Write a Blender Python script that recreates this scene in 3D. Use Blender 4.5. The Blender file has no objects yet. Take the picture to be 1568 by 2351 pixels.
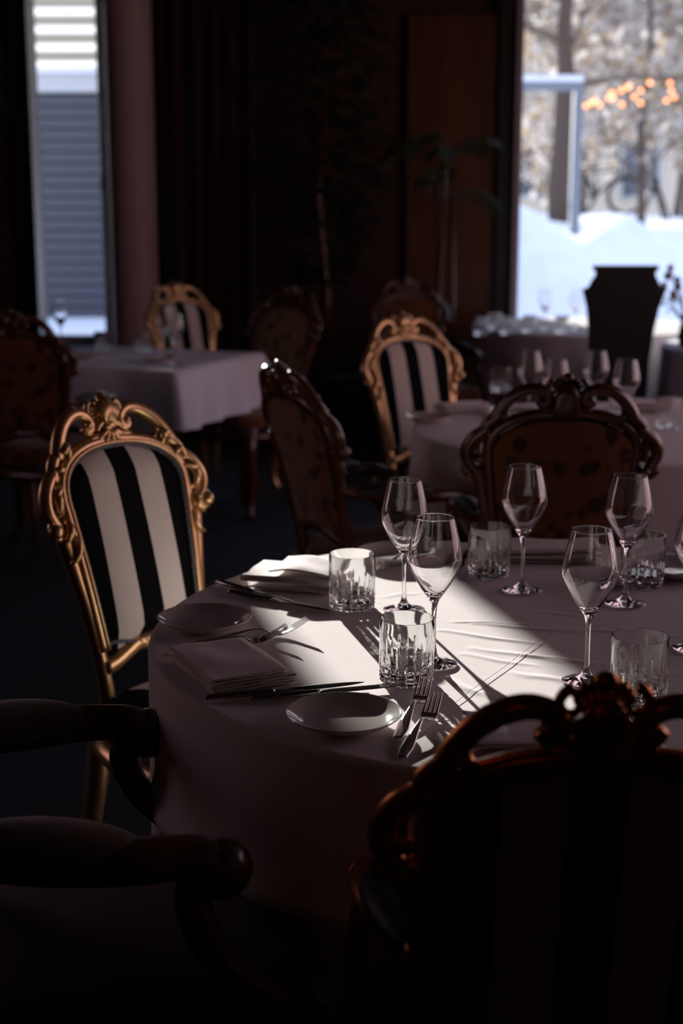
import bpy, math, random
from mathutils import Vector, Matrix
random.seed(7)
S = bpy.context.scene
COL = S.collection
PI = math.pi
sin, cos = math.sin, math.cos

# ------------------------------------------------------------------ camera
CAM_H, PITCH, FPX = 1.43, math.radians(12.0), 3265.0
cam = bpy.data.cameras.new('camera')
cam.sensor_fit = 'HORIZONTAL'; cam.sensor_width = 24.0
cam.lens = FPX * 24.0 / 1568
cam.clip_start = 0.05; cam.clip_end = 200
cam.dof.use_dof = True; cam.dof.focus_distance = 2.08; cam.dof.aperture_fstop = 3.5
cam.dof.aperture_blades = 0
co = bpy.data.objects.new('camera', cam); COL.objects.link(co)
co.location = (0, 0, CAM_H); co.rotation_euler = (PI/2 - PITCH, 0, 0)
S.camera = co
S.view_settings.view_transform = 'Standard'; S.view_settings.look = 'None'
S.view_settings.gamma = 1; S.view_settings.use_curve_mapping = False
S.view_settings.exposure = 0.0
S.cycles.max_bounces = 14; S.cycles.transmission_bounces = 14
S.cycles.transparent_max_bounces = 40; S.cycles.diffuse_bounces = 5
S.cycles.glossy_bounces = 6
S.cycles.sample_clamp_indirect = 8.0
S.cycles.use_denoising = True

def at(px, py, z=0.75):
    """ground point seen at a pixel of the photograph, on the level z"""
    u = (px-784)/FPX; v = (py-1175.5)/FPX
    Z = (CAM_H-z)/(sin(PITCH)+cos(PITCH)*v)
    return (u*Z, Z*(cos(PITCH)-sin(PITCH)*v))
def atY(px, py, Y):
    u = (px-784)/FPX; v = (py-1175.5)/FPX
    t = Y/(cos(PITCH)-sin(PITCH)*v)
    return (u*t, CAM_H-(sin(PITCH)+cos(PITCH)*v)*t)

# ------------------------------------------------------------------ sky and sun
SKY = 2.0
w = bpy.data.worlds.new('sky'); S.world = w; w.use_nodes = True
nt = w.node_tree; nt.nodes.clear()
out = nt.nodes.new('ShaderNodeOutputWorld'); bg = nt.nodes.new('ShaderNodeBackground')
tc = nt.nodes.new('ShaderNodeTexCoord'); sx = nt.nodes.new('ShaderNodeSeparateXYZ')
rp = nt.nodes.new('ShaderNodeValToRGB')
nt.links.new(tc.outputs['Generated'], sx.inputs[0]); nt.links.new(sx.outputs['Z'], rp.inputs[0])
rp.color_ramp.elements[0].position = 0.0; rp.color_ramp.elements[0].color = (.95, .90, .86, 1)
rp.color_ramp.elements[1].position = 0.5; rp.color_ramp.elements[1].color = (.55, .66, .95, 1)
nt.links.new(rp.outputs[0], bg.inputs[0]); bg.inputs[1].default_value = SKY
nt.links.new(bg.outputs[0], out.inputs[0])

SUN_AZ, SUN_EL = math.radians(14.3), math.radians(13.8)
sun = bpy.data.lights.new('sun', 'SUN'); sun.energy = 11.0; sun.color = (1.0, .955, .86); sun.angle = math.radians(.55); sun.cycles.is_caustics_light = True
so = bpy.data.objects.new('sun', sun); COL.objects.link(so)
d = Vector((sin(SUN_AZ)*cos(SUN_EL), -cos(SUN_AZ)*cos(SUN_EL), -sin(SUN_EL)))
so.rotation_euler = d.to_track_quat('-Z', 'Y').to_euler(); so.location = (-6, 30, 12)

def portal(name, loc, rot, sx_, sy_):
    l = bpy.data.lights.new(name, 'AREA'); l.shape = 'RECTANGLE'; l.size = sx_; l.size_y = sy_
    l.cycles.is_portal = True
    o = bpy.data.objects.new(name, l); COL.objects.link(o); o.location = loc; o.rotation_euler = rot
YW = 9.5
portal('daylight_portal', (-1.78, YW+.3, 1.65), (-PI/2, 0, 0), .6, 2.2)
portal('daylight_portal', (2.3, YW+.3, 1.8), (-PI/2, 0, 0), 2.4, 2.5)
portal('daylight_portal', (3.85, 4.4, 1.7), (0, PI/2, 0), 2.3, 5.0)
portal('daylight_portal', (-3.45, 3.6, 1.7), (0, -PI/2, 0), 1.9, 1.0)

# ------------------------------------------------------------------ materials
class M:
    def __init__(s, name):
        s.m = bpy.data.materials.new(name); s.m.use_nodes = True; s.t = s.m.node_tree
        s.b = s.t.nodes['Principled BSDF']; s.o = s.t.nodes['Material Output']
    def n(s, typ, **kw):
        nd = s.t.nodes.new('ShaderNode'+typ)
        for k, v in kw.items(): setattr(nd, k, v)
        return nd
    def l(s, a, b): s.t.links.new(a, b)
    def math(s, op, a, b=None, c=None, clamp=False):
        nd = s.n('Math', operation=op); nd.use_clamp = clamp
        for i, x in enumerate((a, b, c)):
            if x is None: continue
            if isinstance(x, (int, float)): nd.inputs[i].default_value = x
            else: s.l(x, nd.inputs[i])
        return nd.outputs[0]
    def mix(s, f, a, b):
        nd = s.n('Mix', data_type='RGBA')
        for i, x in ((0, f), (6, a), (7, b)):
            if isinstance(x, (int, float)): nd.inputs[i].default_value = x
            elif isinstance(x, tuple): nd.inputs[i].default_value = (*x[:3], 1)
            else: s.l(x, nd.inputs[i])
        return nd.outputs[2]
    def noise(s, scale, detail=3, vec=None, rough=.5):
        nd = s.n('TexNoise'); nd.inputs['Scale'].default_value = scale; nd.inputs['Detail'].default_value = detail
        nd.inputs['Roughness'].default_value = rough
        if vec is None:
            vec = s.obj()
        s.l(vec, nd.inputs['Vector']); return nd.outputs['Fac']
    def obj(s):
        return s.n('TexCoord').outputs['Object']
    def bump(s, h, strength=.3, dist=.001, prev=None):
        nd = s.n('Bump'); nd.inputs['Strength'].default_value = strength; nd.inputs['Distance'].default_value = dist
        s.l(h, nd.inputs['Height'])
        if prev is not None: s.l(prev, nd.inputs['Normal'])
        s.l(nd.outputs[0], s.b.inputs['Normal']); return nd.outputs[0]
    def set(s, **kw):
        mp = dict(col='Base Color', rough='Roughness', metal='Metallic', spec='Specular IOR Level', coat='Coat Weight',
                  coatr='Coat Roughness', trans='Transmission Weight', ior='IOR', sheen='Sheen Weight', emis='Emission Strength', ecol='Emission Color')
        for k, v in kw.items():
            i = s.b.inputs[mp[k]]
            if isinstance(v, tuple): i.default_value = (*v, 1)
            elif isinstance(v, (int, float)): i.default_value = v
            else: s.l(v, i)
        return s

def cloth_mat(name, col, seam=False):
    m = M(name); m.set(col=col, rough=.9, spec=.2, sheen=.15)
    v = m.obj(); sp = m.n('SeparateXYZ'); m.l(v, sp.inputs[0])
    wx = m.math('SINE', m.math('MULTIPLY', sp.outputs[0], 4200.0)); wy = m.math('SINE', m.math('MULTIPLY', sp.outputs[1], 4200.0))
    weave = m.math('MULTIPLY', wx, wy)
    h = m.math('ADD', m.math('MULTIPLY', weave, .12), m.math('MULTIPLY', m.noise(55, 4, v), 1.2))
    if seam:   # stitched hem of the top layer crossing the table
        x0, y0 = 0.162-.33, 1.885-2.2614; dx, dy = .478, .878
        a = m.math('ADD', m.math('MULTIPLY', sp.outputs[0], dy), m.math('MULTIPLY', sp.outputs[1], -dx))
        a = m.math('SUBTRACT', a, x0*dy - y0*dx)         # signed distance to the hem line
        wob = m.math('MULTIPLY', m.math('SUBTRACT', m.noise(9, 2, v), .5), .008)
        a = m.math('ADD', a, wob)
        step = m.n('MapRange'); step.interpolation_type = 'SMOOTHSTEP'
        m.l(a, step.inputs[0]); step.inputs[1].default_value = -.0022; step.inputs[2].default_value = .0004
        step.inputs[3].default_value = 1; step.inputs[4].default_value = 0
        # the hem fades out towards the middle of the table
        al = m.math('ADD', m.math('MULTIPLY', sp.outputs[0], dx), m.math('MULTIPLY', sp.outputs[1], dy))
        fd = m.n('MapRange'); m.l(al, fd.inputs[0]); fd.inputs[1].default_value = -.02; fd.inputs[2].default_value = .12
        fd.inputs[3].default_value = 1; fd.inputs[4].default_value = .0
        groove = m.n('MapRange'); m.l(m.math('ABSOLUTE', m.math('ADD', a, .011)), groove.inputs[0])
        groove.inputs[1].default_value = 0; groove.inputs[2].default_value = .0012; groove.inputs[3].default_value = -.5; groove.inputs[4].default_value = 0
        hs = m.math('MULTIPLY', m.math('ADD', step.outputs[0], groove.outputs[0]), fd.outputs[0])
        p = m.bump(hs, 1.0, .0012)
        m.bump(h, .35, .0006, p)
    else:
        m.bump(h, .35, .0006)
    return m.m

def glass_mat(name, col=(1, 1, 1), through=.3):
    m = M(name); m.t.nodes.remove(m.b)
    g = m.n('BsdfGlass'); g.inputs['IOR'].default_value = 1.5; g.inputs['Roughness'].default_value = 0; g.inputs['Color'].default_value = (*col, 1)
    t = m.n('BsdfTransparent'); mx = m.n('MixShader'); mx.inputs[0].default_value = through
    m.l(g.outputs[0], mx.inputs[1]); m.l(t.outputs[0], mx.inputs[2]); m.l(mx.outputs[0], m.o.inputs[0]); return m.m

def thin_glass_mat(name):
    m = M(name); m.t.nodes.remove(m.b)
    g = m.n('BsdfGlossy'); g.inputs['Roughness'].default_value = 0.0
    t = m.n('BsdfTransparent'); t.inputs[0].default_value = (.99, .99, .99, 1)
    mx = m.n('MixShader'); fr = m.n('Fresnel'); fr.inputs[0].default_value = 1.45
    m.l(fr.outputs[0], mx.inputs[0]); m.l(t.outputs[0], mx.inputs[1]); m.l(g.outputs[0], mx.inputs[2])
    m.l(mx.outputs[0], m.o.inputs[0]); return m.m

def pane_mat(name, tint):
    m = M(name); m.t.nodes.remove(m.b)
    g = m.n('BsdfGlossy'); g.inputs['Roughness'].default_value = 0.0
    t = m.n('BsdfTransparent'); t.inputs[0].default_value = (*tint, 1)
    mx = m.n('MixShader'); fr = m.n('Fresnel'); fr.inputs[0].default_value = 1.15
    m.l(fr.outputs[0], mx.inputs[0]); m.l(t.outputs[0], mx.inputs[1]); m.l(g.outputs[0], mx.inputs[2])
    m.l(mx.outputs[0], m.o.inputs[0]); return m.m

def wood(name, c1, c2, rough=.35, coat=.3, scale=18):
    m = M(name); v = m.obj(); mp = m.n('Mapping'); mp.inputs['Scale'].default_value = (1, 1, .15); m.l(v, mp.inputs[0])
    f = m.noise(scale, 6, mp.outputs[0], .6)
    rpn = m.n('ValToRGB'); m.l(f, rpn.inputs[0]); rpn.color_ramp.elements[0].position = .35; rpn.color_ramp.elements[1].position = .68
    rpn.color_ramp.elements[0].color = (*c1, 1); rpn.color_ramp.elements[1].color = (*c2, 1)
    m.set(col=rpn.outputs[0], rough=rough, coat=coat, coatr=.15); m.bump(f, .15, .001); return m.m

def gilt(name, c1, c2, metal=.55, rough=.34):
    m = M(name); f = m.noise(40, 4); m.set(col=m.mix(f, c1, c2), metal=metal, rough=rough, coat=.25, coatr=.2)
    m.bump(m.noise(160, 3), .25, .0006); return m.m

def stripes(name, light, dark):
    m = M(name); v = m.obj(); sp = m.n('SeparateXYZ'); m.l(v, sp.inputs[0])
    ax = m.math('ABSOLUTE', sp.outputs[0])
    k1 = m.math('GREATER_THAN', ax, .032); k2 = m.math('LESS_THAN', ax, .106)
    f = m.math('MULTIPLY', k1, k2)
    m.set(col=m.mix(f, dark, light), rough=.8, spec=.06)
    m.bump(m.noise(900, 2, v), .2, .0004); return m.m

def damask(name, c1, c2):
    m = M(name); v = m.obj()
    n1 = m.noise(16, 3, v, .6)
    vo = m.n('TexVoronoi'); vo.inputs['Scale'].default_value = 22; m.l(v, vo.inputs['Vector'])
    f = m.math('MULTIPLY', m.math('ADD', n1, m.math('MULTIPLY', vo.outputs['Distance'], .6)), 1.0)
    r = m.n('ValToRGB'); m.l(f, r.inputs[0]); r.color_ramp.elements[0].position = .62; r.color_ramp.elements[1].position = .78
    r.color_ramp.elements[0].color = (*c1, 1); r.color_ramp.elements[1].color = (*c2, 1)
    m.set(col=r.outputs[0], rough=.8, sheen=.2, spec=.2); m.bump(f, .4, .002); return m.m

def plain(name, col, rough=.6, metal=0, bump=None, **kw):
    m = M(name); f = m.noise(bump or 30, 3); c2 = tuple(x*.78 for x in col)
    m.set(col=m.mix(f, col, c2), rough=rough, metal=metal, **kw)
    if bump: m.bump(f, .2, .001)
    return m.m

def emit(name, col, s):
    m = M(name); m.set(col=(0, 0, 0), ecol=col, emis=s); return m.m

def leafmat(name, c1, c2, tr=.4):
    m = M(name); f = m.noise(3, 2); c = m.mix(f, c1, c2); m.set(col=c, rough=.6)
    t = m.n('BsdfTranslucent'); m.l(c, t.inputs[0]); mx = m.n('MixShader'); mx.inputs[0].default_value = tr
    m.l(m.b.outputs[0], mx.inputs[1]); m.l(t.outputs[0], mx.inputs[2]); m.l(mx.outputs[0], m.o.inputs[0]); return m.m

CL = cloth_mat('white_linen', (.80, .72, .705)); CLS = cloth_mat('white_linen_hemmed', (.80, .72, .705), True)
CLB = cloth_mat('blue_white_linen', (.74, .76, .86))
GLASS = glass_mat('stemware_crystal', through=0); THIN = thin_glass_mat('thin_bowl_crystal'); TUMB = glass_mat('cut_crystal', (.99, 1, .995), 0)
PANE = pane_mat('window_pane', (.97, .98, 1)); PANET = pane_mat('daylight_tint_pane', (1.0, .80, .79))  # second pane's rose tint is made up, to warm daylight from the unseen windows
GOLD = gilt('gilt_wood', (.76, .50, .25), (.54, .31, .14), .78, .30); GOLDB = plain('lacquered_wood_edge', (.42, .10, .02), .3, coat=.5)
DARKW = wood('walnut', (.045, .014, .005), (.11, .034, .011), .3, .35)
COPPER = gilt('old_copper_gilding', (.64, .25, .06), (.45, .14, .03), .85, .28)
CHEST = wood('chestnut_varnish', (.24, .055, .010), (.38, .11, .02), .3, .5)
STR = stripes('striped_satin', (.62, .56, .51), (.003, .003, .004)); STR_SHADE = stripes('shaded_striped_backing', (.42, .31, .25), (.006, .006, .007)); DAM = damask('brown_damask', (.03, .009, .003), (.14, .048, .014))  # second stripe set is painted darker for the shade on the foreground chair back
DAM2 = damask('gold_damask', (.10, .06, .03), (.28, .19, .10))
BRAID = plain('grey_braid', (.13, .13, .15), .8); VELV = plain('brown_velvet', (.085, .045, .028), .85, sheen=.4)
STEEL = plain('polished_steel', (.74, .73, .72), .13, 1.0); KSTEEL = plain('dark_polished_steel', (.34, .33, .32), .12, 1.0); PORC = plain('glazed_porcelain', (.74, .68, .65), .10, coat=1.0, coatr=.04)
CARPET = plain('navy_carpet', (.012, .014, .024), .95, bump=300)
WALLR = plain('oxblood_wall', (.050, .012, .010), .7, bump=12); CEIL = plain('dark_ceiling', (.05, .03, .026), .8)
ROSE = plain('rose_plaster', (.54, .37, .39), .65, bump=20); BLK = plain('black_frame', (.012, .011, .010), .5)
CURT = plain('burgundy_curtain', (.05, .011, .010), .85, sheen=.2); ALU = plain('grey_aluminium', (.42, .45, .50), .4, .3)
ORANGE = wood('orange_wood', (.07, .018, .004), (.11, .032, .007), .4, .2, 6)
PALM = leafmat('palm_leaf', (.012, .03, .010), (.03, .05, .016), .15); FIC = leafmat('ficus_leaf', (.010, .022, .008), (.02, .035, .012), .15)
POT = plain('black_planter', (.02, .018, .016), .5)

# ------------------------------------------------------------------ mesh helpers
class MB:
    def __init__(s): s.v = []; s.f = []
    def add(s, v, f):
        k = len(s.v); s.v += [tuple(p) for p in v]; s.f += [tuple(i+k for i in q) for q in f]; return s
    def box(s, c, h, rz=0, taper=1.0):
        cx, cy, cz = c; vs = []
        for z in (-1, 1):
            t = taper if z > 0 else 1
            for x, y in ((-1, -1), (1, -1), (1, 1), (-1, 1)):
                X, Y = x*h[0]*t, y*h[1]*t
                vs.append((cx+X*cos(rz)-Y*sin(rz), cy+X*sin(rz)+Y*cos(rz), cz+z*h[2]))
        return s.add(vs, [(3, 2, 1, 0), (4, 5, 6, 7), (0, 1, 5, 4), (1, 2, 6, 5), (2, 3, 7, 6), (3, 0, 4, 7)])
    def lathe(s, prof, n=48, c=(0, 0, 0), rf=None, close=False, sc=(1, 1)):
        vs = []; fs = []
        m = len(prof)
        for i, (r, z) in enumerate(prof):
            for k in range(n):
                a = 2*PI*k/n; rr = r if rf is None else r*rf(a, z, i)
                vs.append((c[0]+rr*cos(a)*sc[0], c[1]+rr*sin(a)*sc[1], c[2]+z))
        for i in range(m-1 if not close else m):
            j = (i+1) % m
            for k in range(n):
                k2 = (k+1) % n; fs.append((i*n+k, i*n+k2, j*n+k2, j*n+k))
        return s.add(vs, fs)
    def tube(s, pts, rad, n=10, sec=None, up=None, caps=True, flat=1.0):
        P = [Vector(p) for p in pts]; m = len(P); vs = []; fs = []
        if not isinstance(rad, (list, tuple)): rad = [rad]*m
        last = None
        for i in range(m):
            t = (P[min(i+1, m-1)]-P[max(i-1, 0)])
            if t.length < 1e-9: t = Vector((0, 0, 1))
            t.normalize()
            if up is not None: ref = Vector(up)
            else: ref = last if last is not None else (Vector((0, 0, 1)) if abs(t.z) < .9 else Vector((1, 0, 0)))
            b = ref - t*ref.dot(t)
            if b.length < 1e-6: b = Vector((1, 0, 0)) - t*t.x
            b.normalize(); a = t.cross(b); last = b
            for k in range(n):
                th = 2*PI*k/n; q = 1.0 if sec is None else sec(th)
                vs.append(P[i] + (a*cos(th) + b*sin(th)*flat)*rad[i]*q)
        for i in range(m-1):
            for k in range(n):
                k2 = (k+1) % n; fs.append((i*n+k, i*n+k2, (i+1)*n+k2, (i+1)*n+k))
        if caps: fs.append(tuple(range(n-1, -1, -1))); fs.append(tuple((m-1)*n+k for k in range(n)))
        return s.add(vs, fs)
    def ball(s, c, r, n=12, sc=(1, 1, 1)):
        pr = [(max(sin(PI*i/(n//2+2)), .001), -cos(PI*i/(n//2+2))) for i in range(n//2+3)]
        vs = []; fs = []; m = len(pr)
        for rr, z in pr:
            for k in range(n): vs.append((c[0]+r*rr*cos(2*PI*k/n)*sc[0], c[1]+r*rr*sin(2*PI*k/n)*sc[1], c[2]+r*z*sc[2]))
        for i in range(m-1):
            for k in range(n): fs.append((i*n+k, i*n+(k+1) % n, (i+1)*n+(k+1) % n, (i+1)*n+k))
        return s.add(vs, fs)
    def build(s, name, mat, parent=None, smooth=True, bevel=0, sub=0, loc=None, ang=None):
        me = bpy.data.meshes.new(name); me.from_pydata([tuple(p) for p in s.v], [], s.f); me.validate()
        for mm in (mat if isinstance(mat, list) else [mat]): me.materials.append(mm)
        if smooth:
            me.polygons.foreach_set('use_smooth', [True]*len(me.polygons))
            if ang: me.set_sharp_from_angle(angle=math.radians(ang))
        o = bpy.data.objects.new(name, me); COL.objects.link(o)
        if parent is not None: o.parent = parent
        if loc: o.location = loc
        if bevel:
            b = o.modifiers.new('bevel', 'BEVEL'); b.width = bevel; b.segments = 2; b.limit_method = 'ANGLE'
        if sub:
            b = o.modifiers.new('sub', 'SUBSURF'); b.levels = sub; b.render_levels = sub
        return o

def spl(pts, n=8):
    """Catmull-Rom through points (tuples of any size)"""
    P = [pts[0]]+list(pts)+[pts[-1]]; r = []
    for i in range(1, len(P)-2):
        for k in range(n):
            t = k/n
            r.append(tuple(.5*((2*b)+(c-a)*t+(2*a-5*b+4*c-d_)*t*t+(3*b-a-3*c+d_)*t**3) for a, b, c, d_ in zip(P[i-1], P[i], P[i+1], P[i+2])))
    r.append(tuple(pts[-1])); return r

def tag(o, label=None, cat=None, group=None, kind=None):
    if label: o['label'] = label
    if cat: o['category'] = cat
    if group: o['group'] = group
    if kind: o['kind'] = kind
    return o
def thing(name, loc=(0, 0, 0), rz=0, **kw):
    o = bpy.data.objects.new(name, None); COL.objects.link(o); o.empty_display_size = .05
    o.location = loc; o.rotation_euler = (0, 0, rz); return tag(o, **kw)
def struct(o, label=None): o['kind'] = 'structure'; return tag(o, label=label)
def copy_tree(o, loc=None, rz=None, **kw):
    c = o.copy(); COL.objects.link(c)
    for ch in list(o.children):
        k = ch.copy(); COL.objects.link(k); k.parent = c
        for g in list(ch.children):
            q = g.copy(); COL.objects.link(q); q.parent = k
    if loc is not None: c.location = loc
    if rz is not None: c.rotation_euler = (0, 0, rz)
    return tag(c, **kw)

# ------------------------------------------------------------------ room shell
XL, XR, YB, ZC = -3.2, 3.6, -2.2, 3.1
struct(MB().box((.2, 3.65, -.05), (3.7, 6.2, .05)).build('floor', CARPET, smooth=False), 'dark navy carpet')
struct(MB().box((.2, 3.65, ZC+.05), (3.7, 6.2, .05)).build('ceiling', CEIL, smooth=False))
struct(MB().box((.2, YB-.12, ZC/2), (3.7, .12, ZC/2)).build('wall_front', WALLR, smooth=False))
def wall_x(y0, y1, x0, x1, holes, name, mat, yc, th=.12):
    m = MB(); xs = sorted({x0, x1, *[h[0] for h in holes], *[h[1] for h in holes]})
    for a, b in zip(xs[:-1], xs[1:]):
        hs = [h for h in holes if h[0] <= a+1e-6 and h[1] >= b-1e-6]
        if not hs: m.box(((a+b)/2, yc, (y0+y1)/2), ((b-a)/2, th, (y1-y0)/2))
        else:
            z0, z1 = hs[0][2:]
            m.box(((a+b)/2, yc, (y0+z0)/2), ((b-a)/2, th, (z0-y0)/2)); m.box(((a+b)/2, yc, (z1+y1)/2), ((b-a)/2, th, (y1-z1)/2))
    return m
m = wall_x(0, ZC, XL-.24, XR+.24, [(-2.0, -1.5, .55, 2.78), (1.13, 3.45, .55, 3.0)], 'wall_back', WALLR, YW+.12)
struct(m.build('wall_back', WALLR, smooth=False), 'oxblood red wall with two tall windows')
def rotwall(x, y0, y1, hole, name):
    m = MB(); a, b, z0, z1 = hole; h = .12
    for q0, q1, s0, s1 in ((y0, a, 0, ZC), (b, y1, 0, ZC), (a, b, 0, z0), (a, b, z1, ZC)):
        m.box((x, (q0+q1)/2, (s0+s1)/2), (h, (q1-q0)/2, (s1-s0)/2))
    struct(m.build(name, WALLR, smooth=False))
rotwall(XR+.12, YB, YW, (1.9, 6.9, .6, 2.8), 'wall_right')
rotwall(XL-.12, YB, YW, (3.1, 4.1, .8, 2.6), 'wall_left')

def window(name, c, wd, z0, z1, axis, mat, pane, fw=.05, bars=(), label=None):
    """frame with panes; axis x = in the back wall, y = in a side wall"""
    root = thing(name, (c[0], c[1], z0)); struct(root, label)
    h = z1-z0; rz = 0 if axis == 'x' else PI/2; root.rotation_euler = (0, 0, rz)
    f = MB()
    f.box((-wd/2+fw/2, 0, h/2), (fw/2, .04, h/2)); f.box((wd/2-fw/2, 0, h/2), (fw/2, .04, h/2))
    f.box((0, 0, fw/2), (wd/2-fw, .04, fw/2)); f.box((0, 0, h-fw/2), (wd/2-fw, .04, fw/2))
    for b in bars: f.box((b, 0, h/2), (fw/2, .035, h/2-fw))
    f.build('window_frame', mat, root, smooth=False, bevel=.004)
    MB().box((0, .005, h/2), (wd/2-fw*.8, .003, h/2-fw*.8)).build('pane', pane, root, smooth=False)
    MB().box((0, -.10, -.02), (wd/2+.0, .075, .018)).build('window_sill', mat, root, smooth=False, bevel=.004)
    return root
# tall narrow window: black frame on the left, light aluminium casement on the right
root = struct(thing('window_1', (-1.75, YW+.06, .55)), 'tall narrow window with grey aluminium casement and a black side frame')
H1 = 2.23
f = MB(); f.box((.215, -.03, H1/2), (.035, .035, H1/2)); f.box((-.07, 0, .03), (.175, .04, .03)); f.box((-.07, 0, H1-.01), (.175, .04, .01)); f.box((.225, -.075, H1/2), (.022, .05, H1/2))
f.build('window_frame', ALU, root, smooth=False, bevel=.006)
MB().box((-.247, -.06, H1/2), (.012, .10, H1/2)).build('side_frame', BLK, root, smooth=False)
MB().box((-.03, .01, H1/2), (.215, .003, H1/2-.02)).build('pane', PANE, root, smooth=False)
MB().box((.182, .26, H1/2), (.032, .05, H1/2+.2)).build('outer_frame', ALU, root, smooth=False, bevel=.01)
MB().box((.235, .24, H1/2), (.022, .07, H1/2+.2)).build('outer_rail', plain('pale_aluminium', (.62, .64, .68), .5), root, smooth=False, bevel=.006)
MB().box((0, -.1, -.03), (.25, .09, .02)).build('window_sill', ALU, root, smooth=False)
MB().box((.20, -.14, 1.05), (.008, .012, .05)).build('window_handle', ALU, root, smooth=False, bevel=.004)
window('window_2', (2.29, YW+.10), 2.32, .55, 3.0, 'x', plain('mauve_window_paint', (.36, .27, .30), .6), PANE, .045, (.75,), 'large bright window with mauve frame')
window('window_3', (XR+.10, 4.4), 5.0, .6, 2.8, 'y', BLK, PANET, .06, (-1.2, 1.2))
window('window_4', (XL-.10, 3.6), 1.0, .8, 2.6, 'y', BLK, PANET, .06)
# black wall strip at the left of window 1, black post and mauve jamb at window 2
struct(MB().box((-2.055, YW-.03, 1.55), (.052, .03, 1.55)).build('trim_1', BLK, smooth=False), 'black upright beside the narrow window')
struct(MB().box((1.055, YW-.05, 1.55), (.05, .05, 1.55)).build('trim_2', BLK, smooth=False), 'black upright beside the large window')
struct(MB().box((1.122, YW-.07, 1.55), (.0175, .07, 1.55)).build('trim_3', plain('mauve_paint', (.36, .27, .30), .6), smooth=False), 'mauve jamb of the large window')
# rose column
m = MB(); m.lathe([(.001, 0), (.17, 0), (.17, .1), (.15, .13), (.15, 2.9), (.17, 2.95), (.17, 3.1), (.001, 3.1)], 40)
struct(m.build('trim_4', ROSE, loc=(-1.33, YW-.22, 0)), 'rose painted round column')
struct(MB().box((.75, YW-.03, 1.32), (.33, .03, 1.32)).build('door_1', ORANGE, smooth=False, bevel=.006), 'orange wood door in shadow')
for x0, x1, y, s in ((-3.15, 3.55, YW-.01, 'back'),):
    struct(MB().box(((x0+x1)/2, y, .06), ((x1-x0)/2, .01, .06)).build('baseboard_back', BLK, smooth=False))

def curtain(name, x0, x1, y, mat, nf, label):
    m = MB(); n = nf*12; vs = []; fs = []
    for j in range(7):
        z = .03+(2.98-.03)*j/6
        for i in range(n+1):
            u = i/n; a = .05*(1-.25*sin(PI*j/6))
            vs.append((x0+(x1-x0)*u, y + a*sin(u*nf*2*PI + .4*sin(j*.9)) + .012*sin(u*nf*5.3), z))
    for j in range(6):
        for i in range(n): fs.append((j*(n+1)+i, j*(n+1)+i+1, (j+1)*(n+1)+i+1, (j+1)*(n+1)+i))
    m.add(vs, fs); o = m.build(name, mat)
    sd = o.modifiers.new('s', 'SOLIDIFY'); sd.thickness = .004
    return tag(o, label, 'curtain')
curtain('curtain', -1.14, -.55, YW-.14, CURT, 5, 'dark burgundy curtain hanging right of the rose column')
curtain('curtain', -3.1, -2.35, YW-.14, CURT, 5, 'dark red curtain at the left of the narrow window')

# ------------------------------------------------------------------ chairs
def yb(z): q = z-.5; return -.235-.17*q-.18*q*q
def bp(x, z, dd=0.0):
    """point of the chair back: x across, z up, dd forward of the back surface"""
    return (x, yb(z)+.45*x*x+dd*.93, z+dd*.3)
def uw(z):     # half width of the upholstery
    z0, z1, z2 = .565, .865, .952
    if z <= z1: return .140+.030*(z-z0)/(z1-z0)
    return .170*max(0.0, 1-((z-z1)/(z2-z1))**2.2)**.5
def molded(th):
    return 1.0+.10*cos(3*th*2)
def side2(fn):
    for s in (-1, 1): fn(s)

def panel_mesh(front, bulge):
    m = MB(); NU, vs, fs = 24, [], []
    zs = [.565+(.865-.565)*i/12 for i in range(12)]+[.865+.087*sin(PI/2*i/12) for i in range(13)]
    for z in zs:
        h = uw(z)
        for i in range(NU+1):
            u = -1+2*i/NU; x = h*u
            e = min(1, (.952-z)/.05, (z-.56)/.04) if z > .565 else 0
            e = max(0, e)
            b = bulge*(1-abs(u)**3.5)*(e**.6)
            zz = z + (.010*cos(u*PI) if z < .57 else 0)
            vs.append(bp(x, zz, (.006+b) if front else -(.010+b)))
    for j in range(len(zs)-1):
        for i in range(NU):
            q = (j*(NU+1)+i, j*(NU+1)+i+1, (j+1)*(NU+1)+i+1, (j+1)*(NU+1)+i)
            fs.append(q if front else q[::-1])
    return m.add(vs, fs)
def arch(n=40, off=0.0, z0=.565):
    """outline of the upholstery, bottom left round the top to bottom right"""
    L = []
    for i in range(n): 
        z = z0+(.865-z0)*i/n; L.append((-(uw(z)+off), z))
    for i in range(n+1):
        a = PI*(1-i/n); ca = cos(a)
        L.append(((.170+off)*(abs(ca)**.85)*(1 if ca > 0 else -1), .865+(.087+off)*(sin(a)**.85)))
    return L+[(-x, z) for x, z in L[:n]][::-1]

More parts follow.
